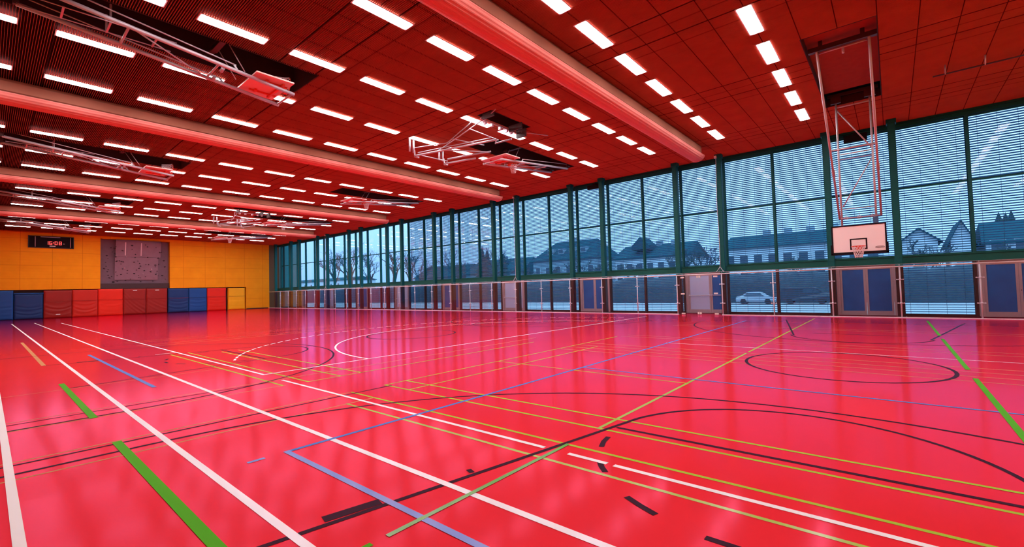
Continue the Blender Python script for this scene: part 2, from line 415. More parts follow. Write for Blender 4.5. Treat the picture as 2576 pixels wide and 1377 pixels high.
# columns standing inside
for k in range(KMIN, KMAX + 1):
    if not is_col(k) or by(k) > YE - .5: continue
    b = MB(); y = by(k); b.cur = 0
    b.bbox(XCOL - .15, XCOL + .15, y - .13, y + .13, 0, 2.15, .02); b.cur = 1
    b.bbox(XCOL - .15, XCOL + .15, y - .13, y + .13, 2.15, ZC, .02)
    b.box(XCOL - .19, XCOL + .19, y - .17, y + .17, ZC - .18, ZC)
    b.cur = 0; b.box(XCOL - .19, XCOL + .19, y - .17, y + .17, 0, .03)
    struct(b.build('column', [M['brown_steel'], M['green_steel']]))
# continuous facade members
YF0, YF1 = by(KMIN), YE - .02
b = MB(); b.box(XF - .12, XF + .1, YF0, YF1, 2.33, 2.63); b.box(XF - .16, XF + .1, YF0, YF1, 2.60, 2.64); b.box(XF - .14, XF + .12, YF0, YF1, 2.30, 2.34)
struct(b.build('trim_1', M['sill']))
b = MB(); b.box(XF - .12, XF + .1, YF0, YF1, 8.32, ZC + .02); b.box(XF - .20, XF - .12, YF0, YF1, 8.46, ZC)
struct(b.build('trim_2', M['green_steel']))
b = MB(); b.box(XF - .04, XF + .08, YF0, YF1, 0, .05)
struct(b.build('trim_3', M['brown_steel']))
doors = {}
n_w = 0
def blind_mesh(y0, y1, z0, z1, step=0.1, tilt=20):
    mb = MB(); t = math.radians(tilt); hw = .050; th = .006
    z = z1 - .03
    xo = XF + .16
    dx, dz = hw * math.cos(t), hw * math.sin(t); nx, nz = th * math.sin(t) / 2, th * math.cos(t) / 2
    while z > z0 + .02:
        prof = [(xo - dx - nx, z + dz - nz), (xo + dx - nx, z - dz - nz), (xo + dx + nx, z - dz + nz), (xo - dx + nx, z + dz + nz)]
        mb.prism(prof, 'y', y0, y1); z -= step
    mb.cur = 1
    nc = max(2, round((y1 - y0) / .6))
    for i in range(nc):
        yy = y0 + (y1 - y0) * (i + .5) / nc; mb.box(xo - .045, xo - .039, yy - .005, yy + .005, z0, z1)
    return mb
for k in range(KMIN, KMAX):
    y0, y1 = by(k), min(by(k + 1), YF1)
    if y0 > YE - .6: break
    n_w += 1
    # upper window
    w = struct(empty('window_%d' % n_w, (0, 0, 0)))
    a = 0.07
    fb = MB()
    fb.box(XF, XF + .1, y0, y0 + a, 2.63, 8.32); fb.box(XF, XF + .1, y1 - a, y1, 2.63, 8.32)
    fb.box(XF, XF + .1, y0 + a, y1 - a, 2.63, 2.69); fb.box(XF, XF + .1, y0 + a, y1 - a, 8.27, 8.32)
    fb.box(XF, XF + .1, y0 + a, y1 - a, 5.60, 5.68)
    fb.build('frame', M['green_steel'], w)
    for z0, z1 in ((2.69, 5.60), (5.68, 8.27)):
        g = MB(); g.box(XF + .045, XF + .055, y0 + a, y1 - a, z0, z1); g.build('pane', M['glass'], w)
    if k < 15: blind_mesh(y0 + .03, y1 - .03, 2.66, 8.36).build('blind', [M['slat'], M['cord']], w)
    # lower bay
    if is_col(k) and is_col(k + 1) or k == -2:
        doors[k] = (y0, y1)
    else:
        n_w += 1
        w = struct(empty('window_%d' % n_w, (0, 0, 0)))
        fb = MB()
        fb.box(XF, XF + .1, y0, y0 + a, .05, 2.33); fb.box(XF, XF + .1, y1 - a, y1, .05, 2.33)
        fb.box(XF, XF + .1, y0 + a, y1 - a, .05, .11); fb.box(XF, XF + .1, y0 + a, y1 - a, 2.28, 2.33)
        fb.build('frame', M['brown_steel'], w)
        g = MB(); g.box(XF + .045, XF + .055, y0 + a, y1 - a, .11, 2.28); g.build('pane', M['glass'], w)
        blind_mesh(y0 + .03, y1 - .03, .06, 2.32, .1, 18).build('blind', [M['slat'], M['cord']], w)
# mullions in front of the frames
for k in range(KMIN, KMAX + 1):
    if by(k) > YE - .4: break
    y = by(k); b = MB(); b.cur = 0; b.box(XF - .10, XF + .02, y - .045, y + .045, 0, 2.33); b.cur = 1; b.box(XF - .10, XF + .02, y - .045, y + .045, 2.62, 8.34)
    struct(b.build('mullion', [M['brown_steel'], M['green_steel']]))

# doors in the narrow bays
for n, (k, (y0, y1)) in enumerate(doors.items()):
    d = struct(empty('door_%d' % (n + 1)))
    f = MB(); c = .16
    f.box(XF - .05, XF + .09, y0 + .06, y0 + .06 + c, .02, 2.33); f.box(XF - .05, XF + .09, y1 - .06 - c, y1 - .06, .02, 2.33)
    f.box(XF - .05, XF + .09, y0 + .06 + c, y1 - .06 - c, 2.2, 2.33); f.box(XF - .05, XF + .09, y0 + .06 + c, y1 - .06 - c, .02, .05)
    f.build('frame', M['door_wood'], d)
    ya, yb = y0 + .06 + c, y1 - .06 - c
    split = ya + (yb - ya) * (.36 if k % 6 == 3 else .5)
    for j, (p, q) in enumerate(((ya, split), (split, yb))):
        L = MB(); s = .085
        L.box(XF - .02, XF + .05, p + .004, p + s, .05, 2.2); L.box(XF - .02, XF + .05, q - s, q - .004, .05, 2.2)
        L.box(XF - .02, XF + .05, p + s, q - s, .05, .22); L.box(XF - .02, XF + .05, p + s, q - s, 2.12, 2.2)
        leaf = L.build('leaf', M['door_wood'], d)
        pale = (k % 6 == 3) and (j == 1 or k > 3)
        g = MB(); g.box(XF + .005, XF + .02, p + s, q - s, .22, 2.12); g.build('pane', M['frost'] if pale else M['door_glass'], leaf)
        if k % 6 == 3:
            h = MB(); h.tube([(XF - .09, p + .05, 1.02), (XF - .09, q - .05, 1.02)], .018, 8)
            h.box(XF - .10, XF - .02, p + .03, p + .07, .98, 1.06); h.box(XF - .10, XF - .02, q - .07, q - .03, .98, 1.06)
            h.build('push_bar', M['steel'], leaf)
        elif j == 0:
            h = MB(); h.tube([(XF - .035, q - .045, 1.08), (XF - .019, q - .045, 1.08)], .016, 10); h.build('lock', M['black'], leaf)

# ------------------------------------------------------------------ glass screen along the court: posts, panels, rail
post_ks = [k for k in range(KMIN + 1, KMAX) if by(k) < YE - .8]
NP = len(post_ks)
for i, k in enumerate(post_ks):
    y = by(k); n = NP - i
    o = empty('screen_post', (XG, y, 0))
    tag(o, 'slim steel post of the glass screen, %s from the orange wall' % ordinal(n), 'post', 'steel posts of the glass screen')
    b = MB(); b.tube([(0, 0, 0.0), (0, 0, 2.14)], .028, 10); b.tube([(0, 0, 0), (0, 0, .012)], .06, 12); b.build('tube', M['steel'], o)
    for z in (.62, 1.62):
        b = MB(); b.tube([(0, -.10, z), (0, .10, z)], .016, 8); b.tube([(0, 0, z - .04), (0, 0, z + .04)], .037, 10)
        for s in (-1, 1): b.tube([(-.018, s * .10, z), (.022, s * .10, z)], .028, 10)
        b.build('clamp', M['steel'], o)
gates = {3}
for i, k in enumerate(post_ks[:-1]):
    y0, y1 = by(k), by(k + 1); n = NP - 1 - i
    if k in gates:
        o = empty('glass_gate', (XG, (y0 + y1) / 2, 0)); tag(o, 'frameless double glass gate with white hinges before the pale door', 'gate')
        w = (y1 - y0) / 2 - .15
        for s in (-1, 1):
            b = MB(); b.box(-.006, .006, min(s * .01, s * w), max(s * .01, s * w), .05, 2.08); lf = b.build('glass_leaf', M['screen'], o)
            for z in (.05, 2.02):
                h = MB(); h.bbox(-.03, .03, s * .06 - .045, s * .06 + .045, z - .02, z + .09, .006); h.build('corner_fitting', M['white'], lf)
            for z in (.04, 1.12, 2.02):
                h = MB(); h.bbox(-.03, .03, s * w - s * .16 - .10, s * w - s * .16 + .10, z - .02, z + .055, .006); h.build('hinge', M['white'], lf)
        continue
    b = MB(); b.box(XG - .006, XG + .006, y0 + .035, y1 - .035, .04, 2.10)
    o = b.build('glass_screen', M['screen']); tag(o, 'clear glass panel of the low screen, %s from the orange wall' % ordinal(n), 'glass screen', 'glass panels of the screen')
ypA, ypB = by(post_ks[0]), YE - .02
b = MB(); b.tube([(XG, ypA - 1.5, 2.17), (XG, ypB, 2.17)], .032, 10)
o = b.build('handrail', M['white_rail']); tag(o, 'long white tube rail along the top of the glass screen', 'rail')
b = MB(); b.tube([(XG + .12, ypA - 1.5, 2.27), (XG + .12, ypB - 8, 2.27)], .010, 6)
for k in post_ks: b.tube([(XG + .045, by(k), 2.21), (XG + .12, by(k), 2.27)], .008, 5)
o = b.build('tension_cable', M['steel']); tag(o, 'thin steel cable running just above the white screen rail', 'cable')
for nm, (q0, q1) in {'near': (ypA - 1.5, by(3) + .05), 'far': (by(4) - .05, ypB)}.items():
    b = MB(); b.box(XG - .035, XG + .035, q0, q1, 0.0, .035)
    o = b.build('base_channel', M['white_rail']); tag(o, 'white floor channel under the glass screen, %s' % ('on the basketball board side of the gate' if nm == 'near' else 'between the gate and the orange wall'), 'floor channel', 'floor channels of the glass screen')

# ------------------------------------------------------------------ divider curtain housings across the ceiling
def housing(yc, label):
    o = empty('curtain_housing', (0, yc, ZC)); tag(o, label, 'curtain housing', 'divider curtain housings under the ceiling')
    top = [(-.24, 0), (-.30, -.10), (-.30, -.38), (-.22, -.44), (.22, -.44), (.30, -.38), (.30, -.10), (.24, 0)]
    b = MB(); b.prism(top, 'x', XL + .02, 23.0); b.build('upper_box', M['beam_top'], o)
    prof = []
    n = 40
    for i in range(n + 1):                      # ridged round tray
        t = PI * i / n; r = 1 + .010 * (1 if i % 4 < 2 else -1)
        prof.append((-.36 * math.cos(t) * r, -.46 - .27 * math.sin(t) * r))
    prof = prof + [(.33, -.43), (-.33, -.43)]
    b = MB(); b.prism(prof, 'x', XL + .02, 23.15); b.build('curtain_tray', M['beam'], o)
    cap = [(-.37 * math.cos(PI * i / 20), -.46 - .285 * math.sin(PI * i / 20)) for i in range(21)] + [(.34, -.42), (-.34, -.42)]
    b = MB(); b.prism(cap, 'x', 23.15, 23.24); b.build('end_cap', M['beam'], o)
for k in range(4):
    housing(7.25 + 13.5 * k, 'long red curtain housing across the ceiling, %s from the orange wall' % ordinal(4 - k))

# ------------------------------------------------------------------ ceiling lights
LX = [1.90 + 2.217 * k for k in range(10)]
LY = [2.55 + 3.375 * k for k in range(18)]
proto = empty('ceiling_light', (0, 0, 0))
fb = MB(); hw, hl = .165, .76
fb.box(-hl - .03, hl + .03, -hw - .03, -hw, -.012, 0.0); fb.box(-hl - .03, hl + .03, hw, hw + .03, -.012, 0.0)
fb.box(-hl - .03, -hl, -hw, hw, -.012, 0.0); fb.box(hl, hl + .03, -hw, hw, -.012, 0.0)
fb.build('frame', M['lamp_frame'], proto)
db = MB(); db.bbox(-hl, hl, -hw, hw, -.016, -.002, .03); db.build('diffuser', M['lamp'], proto)
fwv, rtv, upv = fw2, rt3, up3
def in_frame(p):
    v = Vector(p) - Vector((0, 0, EYE)); z = v.dot(fw2)
    if z <= 0.1: return False
    x = v.dot(rt3) / z * FPX; y = v.dot(up3) / z * FPX
    return abs(x) < 1290 and abs(y) < 690
first = True
for j in range(-3, 18):
    yy = 2.55 + 3.375 * j
    if j == -1: continue
    for i in range(-1, 10):
        xx = 1.90 + 2.217 * i
        if i == -1 and not in_frame((xx + hl, yy, ZC)): continue
        seen = any(in_frame((xx + s * hl, yy + t * hw, ZC)) for s in (-1, 1) for t in (-1, 1))
        if j < 0 and seen: continue  # unseen rows behind the camera, added to light the near floor
        o = proto if first else copy_tree(proto); first = False
        o.location = (xx, yy, ZC)
        tag(o, 'white ceiling light, %s from the window wall, %s row from the orange wall' % (ordinal(10 - i), ordinal(18 - j)), 'ceiling light', 'ceiling lights')

# ------------------------------------------------------------------ basketball hoops
def rim_and_net(parent, c, out, down, board_gap=.15, r=.21):
    """ring centre c, 'out' points away from the board, net hangs along 'down'"""
    c = Vector(c); out = Vector(out).normalized(); side = Vector((0, 1, 0)); dn = Vector(down).normalized()
    b = MB(); pts = [c + r * (math.cos(2 * PI * i / 24) * out + math.sin(2 * PI * i / 24) * side) for i in range(25)]
    b.tube(pts, .013, 8, False)
    for s in (-1, 1): b.tube([c - out * (r + board_gap) + side * s * .09, c - out * r * .88 + side * s * .10], .013, 6)
    w = c - out * (r + board_gap * .9)
    nrm = dn
    b.quad(w + side * .10, w - side * .10, w - side * .10 + dn * .12 + out * .0, w + side * .10 + dn * .12)
    b.quad(w + side * .06 + out * .02, w + side * .06 + dn * .10 + out * .02, c - out * r + side * .05, c - out * r + side * .09)
    b.quad(w - side * .06 + out * .02, w - side * .06 + dn * .10 + out * .02, c - out * r - side * .05, c - out * r - side * .09)
    rim = b.build('rim', M['rim'], parent)
    # net hangs straight down, or gathers when the ring is folded flat
    b = MB(); n = 12; lv = 6; L = .42
    def P(i, l):
        t = 2 * PI * (i + .5 * (l % 2)) / n; f = l / lv; rr = r * (1 - .48 * f ** .8)
        return c + rr * (math.cos(t) * out + math.sin(t) * side) + dn * L * f
    for i in range(n):
        for l in range(lv):
            b.tube([P(i, l), P(i, l + 1)], .0085, 4, False)
            b.tube([P(i, l), P(i - 1 if l % 2 == 0 else i + 1, l + 1)], .0085, 4, False)
    b.build('net', M['net'], parent)

def hoop_down(yc):
    X0, XM = 16.2, 21.6; XB = 21.42
    o = empty('basketball_hoop', (0, 0, 0)); tag(o, 'basketball hoop folded down from the ceiling in front of the windows', 'basketball hoop')
    b = MB(); b.box(XB - .0, XB + .035, .115, 1.715, 2.70, 3.72); board = b.build('backboard', M['board'], o)
    b = MB(); e = .05; xx0 = XB - .012; xx1 = XB + .05
    b.box(xx0, xx1, .085, .135, 2.66, 3.745); b.box(xx0, xx1, 1.695, 1.745, 2.66, 3.745); b.box(xx0, xx1, .135, 1.695, 3.70, 3.745); b.box(xx0, xx1, .135, 1.695, 2.66, 2.72)
    b.box(XB - .03, XB + .07, .05, .12, 2.63, 3.02); b.box(XB - .03, XB + .07, 1.71, 1.78, 2.63, 3.02); b.box(XB - .03, XB + .07, .05, 1.78, 2.62, 2.69)
    b.build('edge_padding', M['black'], board)
    b = MB(); t = .045; y0, y1, z0, z1 = .66, 1.18, 2.80, 3.22
    b.box(XB - .004, XB, y0, y0 + t, z0, z1); b.box(XB - .004, XB, y1 - t, y1, z0, z1); b.box(XB - .004, XB, y0, y1, z1 - t, z1); b.box(XB - .004, XB, y0, y1, z0, z0 + t)
    b.build('target_square', M['black'], board)
    b = MB()                                           # small oval mark low on the board
    pts = [(XB - .004, .30 + .13 * math.cos(2 * PI * i / 20) , 2.85 + .032 * math.sin(2 * PI * i / 20)) for i in range(21)]
    b.tube(pts, .006, 4, False); b.tube([(XB - .004, .40, 2.845), (XB - .004, .20, 2.86)], .005, 4); b.build('logo_mark', M['black'], board)
    rim_and_net(o, (XB - .36, .915, 2.90), (-1, 0, 0), (0, 0, -1))
    for y in (1.40, .36):
        b = MB(); b.tube([(XM, y, ZC + .2), (XM, y, 3.2)], .035, 10); b.build('mast', M['tube'], o)
    for y in (1.48, .24):                               # long braces up to the pivot bar
        b = MB(); b.tube([(X0, y - .03, ZC + .02), (XM - .25, y - .03, 4.02)], .036, 10); b.tube([(X0 + 3.4, y - .03, ZC + .02 - 2.98), (X0 + 3.62, y - .03, ZC + .02 - 3.17)], .05, 10)
        b.build('brace', M['tube'], o)
    def bar(p, q, r=.024, nm='crossbar'):
        b = MB(); b.tube([p, q], r, 8); return b.build(nm, M['tube'], o)
    bar((XM, .36, 6.55), (XM, 1.40, 6.55)); bar((XM, .36, 6.35), (XM, 1.40, 6.35), .018); bar((XM, .36, 8.42), (XM, 1.40, 8.42))
    bar((XM, 1.38, 8.3), (XM, .36, 6.6), .024, 'diagonal'); bar((XM, .36, 6.3), (XM, 1.34, 4.5), .022, 'diagonal'); bar((XM, .36, 4.4), (XM, 1.40, 4.4), .016)
    bar((19.05, .21, 6.16), (19.05, 1.45, 6.16), .028); bar((XM - .25, .21, 4.02), (XM - .25, 1.45, 4.02), .02)
    b = MB()                                           # springs along the bottom bar
    for yy in (.45, .85, 1.25):
        pts = [(XM - .25, yy + .07 * math.cos(t), 4.02 + .05 * math.sin(t)) for t in [2 * PI * i / 12 for i in range(13)]]
        b.tube(pts, .010, 5, False); b.tube([(XM - .25, yy, 4.02), (XM - .25, yy, 4.2)], .008, 5)
    b.build('spring', M['tube'], o)
    b = MB(); b.box(X0 - .06, X0 + .08, .02, 1.66, ZC + .0, ZC + .14); b.box(X0 - .04, X0 + .06, .3, .4, ZC + .14, ZC + .3); b.box(X0 - .04, X0 + .06, 1.3, 1.4, ZC + .14, ZC + .3); b.build('pivot_bar', M['tube_dark'], o)
    b = MB(); b.tube([(X0 + .12, .24, ZC - .02), (X0 + .12, 1.45, ZC - .02)], .022, 8); b.tube([(X0 + .14, .82, ZC - .02), (X0 + .14, .82, ZC - .2)], .03, 8); b.build('pivot_rod', M['tube'], o)
    b = MB(); b.box(XM - .12, XM - .02, .18, .52, ZC + .02, ZC + .3); b.box(XM - .12, XM - .02, 1.24, 1.56, ZC + .02, ZC + .3); b.box(XM - .08, XM + .02, .1, 1.66, ZC + .3, ZC + .4); b.build('mount_plate', M['tube_dark'], o)
    b = MB(); b.box(XM - .10, XM + .10, .30, .46, 3.78, 4.0); b.build('winch_box', M['slat'], o)
hoop_down(HOOP[0])

def hoop_folded(yc, left, label):
    """mast folded up under the ceiling; board lies flat with its rear downwards. mirrored for the left row"""
    s = -1 if left else 1
    X = (lambda d: 0.2 + d) if left else (lambda d: 21.6 - d)
    o = empty('basketball_hoop', (0, yc, 0)); tag(o, label, 'basketball hoop', 'hoops folded up under the ceiling')
    zA, zB = ZC - .1, 7.80
    zz = lambda d: zA + (zB - zA) * d / 5.9
    for y in (-.56, .56):
        b = MB(); b.tube([(X(.2), y, zz(.2)), (X(5.9), y, zz(5.9))], .052, 10); b.build('mast', M['tube'], o)
        b = MB(); b.tube([(X(.3), y * 1.06, ZC + .1), (X(4.3), y * 1.06, zz(4.3) + .14)], .018, 6); b.tube([(X(4.25), y * 1.06, zz(4.3) + .14), (X(4.35), y, zz(4.35))], .03, 6); b.build('brace', M['tube'], o)
    bx0, bx1 = sorted((X(4.75), X(5.8)))
    zb = zz(5.2) + .14
    b = MB(); b.bbox(bx0, bx1, -.82, .82, zb, zb + .04, .01); board = b.build('backboard', M['board_back'], o)
    board['label'] = 'pale red rear of the backboard'
    b = MB()
    for y in (-.42, .42):
        b.box(bx0 + .22, bx1 - .05, y - .022, y + .022, zb - .05, zb - .0)
        b.box(bx0 + .35, bx0 + .42, y - .12, y + .05, zb - .06, zb)
    b.box(bx1 - .25, bx1 - .19, -.6, .6, zb - .07, zb) ; b.build('rear_bracket', M['rim'], board)
    for d in (2.0, 3.9, 5.85):
        b = MB(); b.tube([(X(d), -.56, zz(d)), (X(d), .56, zz(d))], .030, 8); b.build('crossbar', M['tube'], o)
    b = MB(); b.tube([(X(2.05), -.54, zz(2)), (X(3.85), .54, zz(3.9))], .020, 6); b.build('diagonal', M['tube'], o)
    for y in (-.56, .56):
        xa, xb = sorted((X(-.1), X(.26))); b = MB(); b.box(xa, xb, y - .05, y + .05, ZC + .02, ZC + .3); b.box(X(.2) - .05, X(.2) + .05, y - .05, y + .05, ZC - .14, ZC + .02); b.build('pivot_bracket', M['tube_dark'], o)
    b = MB(); b.box(min(X(4.0), X(4.15)), max(X(4.0), X(4.15)), -.5, .5, ZC + .25, ZC + .4); b.box(min(X(4.0), X(4.15)), max(X(4.0), X(4.15)), -.84, .84, ZC + .3, ZC + .36); b.build('winch_beam', M['tube_dark'], o)
    for y in (-.35, .35):
        b = MB(); b.tube([(X(4.15), y, ZC + .3), (X(4.6), y, zz(4.6) + .18)], .014, 6); b.build('winch_cable', M['tube'], o)
        b = MB(); b.tube([(X(4.05), y, zz(4.0) + .02), (X(4.05), y + .16, zz(4.0) - .02)], .05, 8); b.build('pulley', M['tube'], o)
    if left:
        b = MB()
        for y in (-.30, .30):
            b.tube([(X(.3), y, ZC - .25), (X(3.0), y, ZC - .22)], .014, 6)
        for d in (.9, 1.7, 2.6): b.box(X(d) - .02, X(d) + .02, -.30, .30, ZC - .26, ZC - .22)
        for y in (-.3, .3): b.box(X(1.7) - .02, X(1.7) + .02, y - .02, y + .02, ZC - .25, ZC + .2)
        b.build('lift_frame', M['tube'], o)
        rim_and_net(o, (X(5.95), 0, zb + .30), (0, 0, 1), (-1, 0, 0), .10)
    else:
        rim_and_net(o, (X(4.30), .0, zb - .06), (1, 0, 0), (0, 0, -1), .12)
pos = {1: 'nearest', 2: 'second', 3: 'third', 4: 'farthest'}
for k in (1, 2, 3, 4):
    hoop_folded(HOOP[k] - .08, True, 'hoop folded up under the ceiling away from the windows, %s from the orange wall' % ordinal(5 - k))
    hoop_folded(HOOP[k], False, 'hoop with net folded up beside the windows, %s from the orange wall' % ordinal(5 - k))

def swing_frame(dy, dz, label):
    o = empty('ceiling_gym_frame', (0, dy, dz)); tag(o, label, 'gym frame', 'folded gym frames under the ceiling')
    def T(nm, r, *p):
        b = MB()
        for q in p: b.tube(q, r, 8)
        return b.build(nm, M['tube'], o)
    T('main_tube', .045, [(12.65, 16.35, 7.85), (13.65, 12.2, 7.85)]); T('main_tube', .045, [(14.45, 16.4, 7.85), (14.9, 14.7, 7.85)])
    T('guide_rod', .022, [(12.72, 16.2, 7.98), (13.6, 12.5, 7.98)])
    T('hanger', .045, [(12.30, 16.25, 7.95), (12.30, 16.25, 8.55)], [(12.55, 16.30, 7.95), (12.55, 16.30, 8.55)]); T('hanger', .045, [(14.10, 16.35, 7.95), (14.10, 16.35, 8.50)], [(14.35, 16.38, 7.95), (14.35, 16.38, 8.5)])
    T('lower_arm', .035, [(12.62, 16.35, 8.1), (12.65, 16.35, 7.80), (12.85, 16.3, 7.80)]); T('lower_arm', .035, [(14.42, 16.4, 8.1), (14.45, 16.4, 7.80), (14.6, 16.3, 7.8)])
    T('diagonal_rod', .022, [(13.2, 15.5, 7.95), (12.75, 12.15, 8.40)], [(12.75, 12.15, 8.4), (12.75, 12.15, 8.55)]); T('diagonal_rod', .022, [(12.6, 16.3, 8.2), (13.4, 15.0, 8.3), (12.7, 12.6, 8.5)])
    T('cross_rod', .022, [(12.95, 14.2, 8.2), (14.35, 13.6, 8.1)]); T('cross_rod', .022, [(12.75, 12.9, 8.25), (14.3, 12.7, 8.1)]); T('cross_rod', .030, [(13.1, 14.9, 7.9), (15.0, 13.9, 8.0)])
    T('ceiling_rail', .035, [(12.6, 12.1, 8.42), (14.9, 12.15, 8.42)])
    b = MB()
    for x in (12.9, 13.3, 13.8, 14.2, 14.5): b.box(x - .05, x + .05, 12.08, 12.2, 8.28, 8.40)
    b.build('trolley', M['steel'], o)
    T('end_clamp', .035, [(14.6, 12.2, 8.1), (14.3, 12.9, 8.0), (14.1, 12.6, 8.05)])
    b = MB(); b.box(12.6, 12.66, 11.4, 12.0, 8.35, 8.55); b.box(14.3, 14.36, 11.4, 12.1, 8.3, 8.55); b.box(14.9, 15.0, 11.7, 12.2, 8.2, 8.55); b.build('bracket', M['tube_dark'], o)
    T('end_rod', .018, [(12.5, 11.2, 8.5), (12.9, 12.4, 8.35)], [(14.9, 11.9, 8.4), (16.3, 11.5, 8.5)])
    T('cross_rod', .022, [(12.85, 16.1, 7.85), (14.4, 16.1, 7.9)])
    T('main_tube', .040, [(14.5, 16.2, 8.05), (15.1, 13.9, 8.05)])
swing_frame(0, 0, 'folded frame of silver tubes under the ceiling between rows of lights, nearer one')
swing_frame(26.6, -.18, 'folded frame of silver tubes under the ceiling toward the orange wall')

o = empty('ceiling_pipe', (0, 0, 0)); tag(o, 'thin pipe hung on two short hangers below the red ceiling', 'pipe')
b = MB(); b.tube([(20.2, -1.3, 8.28), (20.2, -5.5, 8.28)], .025, 8); b.build('pipe', M['tube_dark'], o)
for y in (-1.6, -2.5): b = MB(); b.tube([(20.1, y, ZC), (20.2, y, 8.26)], .022, 8); b.build('hanger', M['tube'], o)
b = MB(); b.box(XF - .34, XF - .14, .60, 1.46, 8.02, 8.36); b.box(XF - .30, XF - .12, .9, 1.1, 8.36, 8.46); o = b.build('wall_speaker', M['black']); tag(o, 'black box under the window head behind the lowered hoop', 'speaker box')
b = MB(); b.box(XF - .34, XF - .14, by(6) + .4, by(6) + 1.3, 8.1, 8.36); b.box(XF - .30, XF - .12, by(6) + .7, by(6) + .9, 8.36, 8.46); o = b.build('wall_speaker', M['black']); tag(o, 'black box under the window head above the next door beyond the glass gate', 'speaker box')
for k, nm in ((3, 'beside the pale door behind the glass gate'), (9, 'about midway along the window wall'), (21, 'far along the windows near the orange wall')):
    o = empty('hanging_chain', (XCOL - .22, by(k) + .10, 0)); tag(o, 'grey cord hanging down a green column, ' + nm, 'cord', 'cords hanging on columns')
    b = MB(); pts = [(.012 * math.sin(z * 3), .02 * math.sin(z * 1.3), z) for z in [8.4 - .31 * i for i in range(20)]] + [(-.12, 0, 2.26)]
    b.tube(pts, .014, 6); b.build('cord', M['steel'], o)
    b = MB(); b.tube([(0, 0, 2.55), (-.03, .12, 2.35), (-.03, .2, 2.28)], .014, 6); b.tube([(0, 0, 2.55), (-.03, -.12, 2.35), (-.03, -.2, 2.28)], .014, 6); b.build('hook', M['steel'], o)
    b = MB(); b.box(-.06, .1, -.06, .06, 8.34, 8.46); b.build('pulley', M['white'], o)

# ------------------------------------------------------------------ end wall: scoreboard, climbing wall, crash mats
o = empty('scoreboard', (0, YE, 0)); tag(o, 'dark scoreboard niche with red digits high on the orange wall', 'scoreboard')
x0, x1, z0, z1 = 2.72, 5.96, 7.05, 8.25
b = MB(); b.box(x0, x1, -.02, -.012, z0, z1); b.build('back_panel', M['black'], o)
b = MB(); b.box(x0, x1, -.14, -.02, z0, z0 + .05); b.box(x0, x1, -.14, -.02, z1 - .05, z1); b.box(x0, x0 + .05, -.14, -.02, z0, z1); b.box(x1 - .05, x1, -.14, -.02, z0, z1); b.build('casing', M['dark_base'], o)
for x in (x0 + .48, x1 - .26):
    b = MB(); b.tube([(x, -.10, z0 + .1), (x, -.10, z1 - .08)], .035, 8); b.build('side_strip', M['tube'], o)
b = MB(); b.tube([(x0 + .85, -.10, z1 - .10), (x1 - 1.0, -.10, z1 - .10)], .03, 8); b.build('top_strip', M['steel'], o)
b = MB(); b.box(x0 + .65, x1 - .5, -.07, -.02, z0 + .2, z1 - .2); b.build('display', M['black'], o)
M['led'] = mat('red display digits', (0.8, 0.05, 0.05), 0.5, emit=(1.0, 0.09, 0.08, 1), estr=1.6)
SEGS = {'1': 'bc', '6': 'afgecd', '0': 'abcdef', '8': 'abcdefg'}
def digit(ch, x, z, w=.20, h=.34, t=.045):
    b = MB(); y0, y1 = -.085, -.072
    B = {'a': (0, w, h - t, h), 'd': (0, w, 0, t), 'g': (0, w, h / 2 - t / 2, h / 2 + t / 2), 'f': (0, t, h / 2, h), 'e': (0, t, 0, h / 2), 'b': (w - t, w, h / 2, h), 'c': (w - t, w, 0, h / 2)}
    for s in SEGS[ch]:
        a = B[s]; b.box(x + a[0], x + a[1], y0, y1, z + a[2], z + a[3])
    return b.build('digit', M['led'], o)
zx = 7.40
for ch, x in (('1', 3.92), ('6', 4.18), ('0', 4.56), ('8', 4.86)): digit(ch, x, zx)
b = MB(); b.box(4.44, 4.49, -.085, -.072, zx + .08, zx + .13); b.box(4.44, 4.49, -.085, -.072, zx + .21, zx + .26); b.build('colon', M['led'], o)
b = MB(); b.box(5.16, 5.28, -.085, -.072, zx + .09, zx + .14); b.box(4.20, 4.62, -.085, -.072, zx - .19, zx - .11); b.build('label_strip', M['white'], o)

M['climb'] = mat('purple grey climbing panel', (0.16, 0.10, 0.14), 0.7, noise=0.2, scale=2.5)
M['climb2'] = mat('purple grey overhang panel', (0.25, 0.15, 0.20), 0.7, noise=0.15, scale=2.5)
M['climb_base'] = mat('dark kick strip', (0.045, 0.018, 0.022), 0.6)
M['hold'] = mat('dark climbing holds', (0.035, 0.016, 0.024), 0.6)
M['hold2'] = mat('light climbing hold', (0.7, 0.55, 0.6), 0.6)
o = empty('climbing_wall', (0, YE, 0)); tag(o, 'purple grey climbing wall with dark holds in the orange wall', 'climbing wall')
b = MB(); b.box(8.06, 14.04, .45, .6, 3.45, 8.26); b.build('back_panel', M['climb'], o)
b = MB(); b.box(8.06, 14.04, .20, .6, ZN, 3.45); b.build('base_strip', M['climb_base'], o)
prof = [(.45, 6.45), (.05, 6.40), (-.22, 8.05), (-.16, 8.26), (.45, 8.26)]
b = MB(); b.prism(prof, 'x', 9.25, 13.2); top_ = b.build('overhang', M['climb2'], o)
b = MB(); b.prism([(.45, 3.9), (.34, 3.85), (.05, 6.38), (.45, 6.42)], 'x', 9.20, 13.0); b.build('lower_panel', M['climb2'], o)
b = MB()
for x in (10.05, 11.42): b.box(x - .05, x + .05, -.15, -.10, 6.6, 7.95)
for i in range(2):
    x = (10.05, 11.42)[i]; bb = MB(); bb.prism([(.0, 6.55), (-.24, 7.98), (-.26, 7.98), (-.03, 6.55)], 'x', x - .05, x + .05); bb.build('batten', M['climb_base'] if False else M['hold2'], o)
rng = random.Random(3)
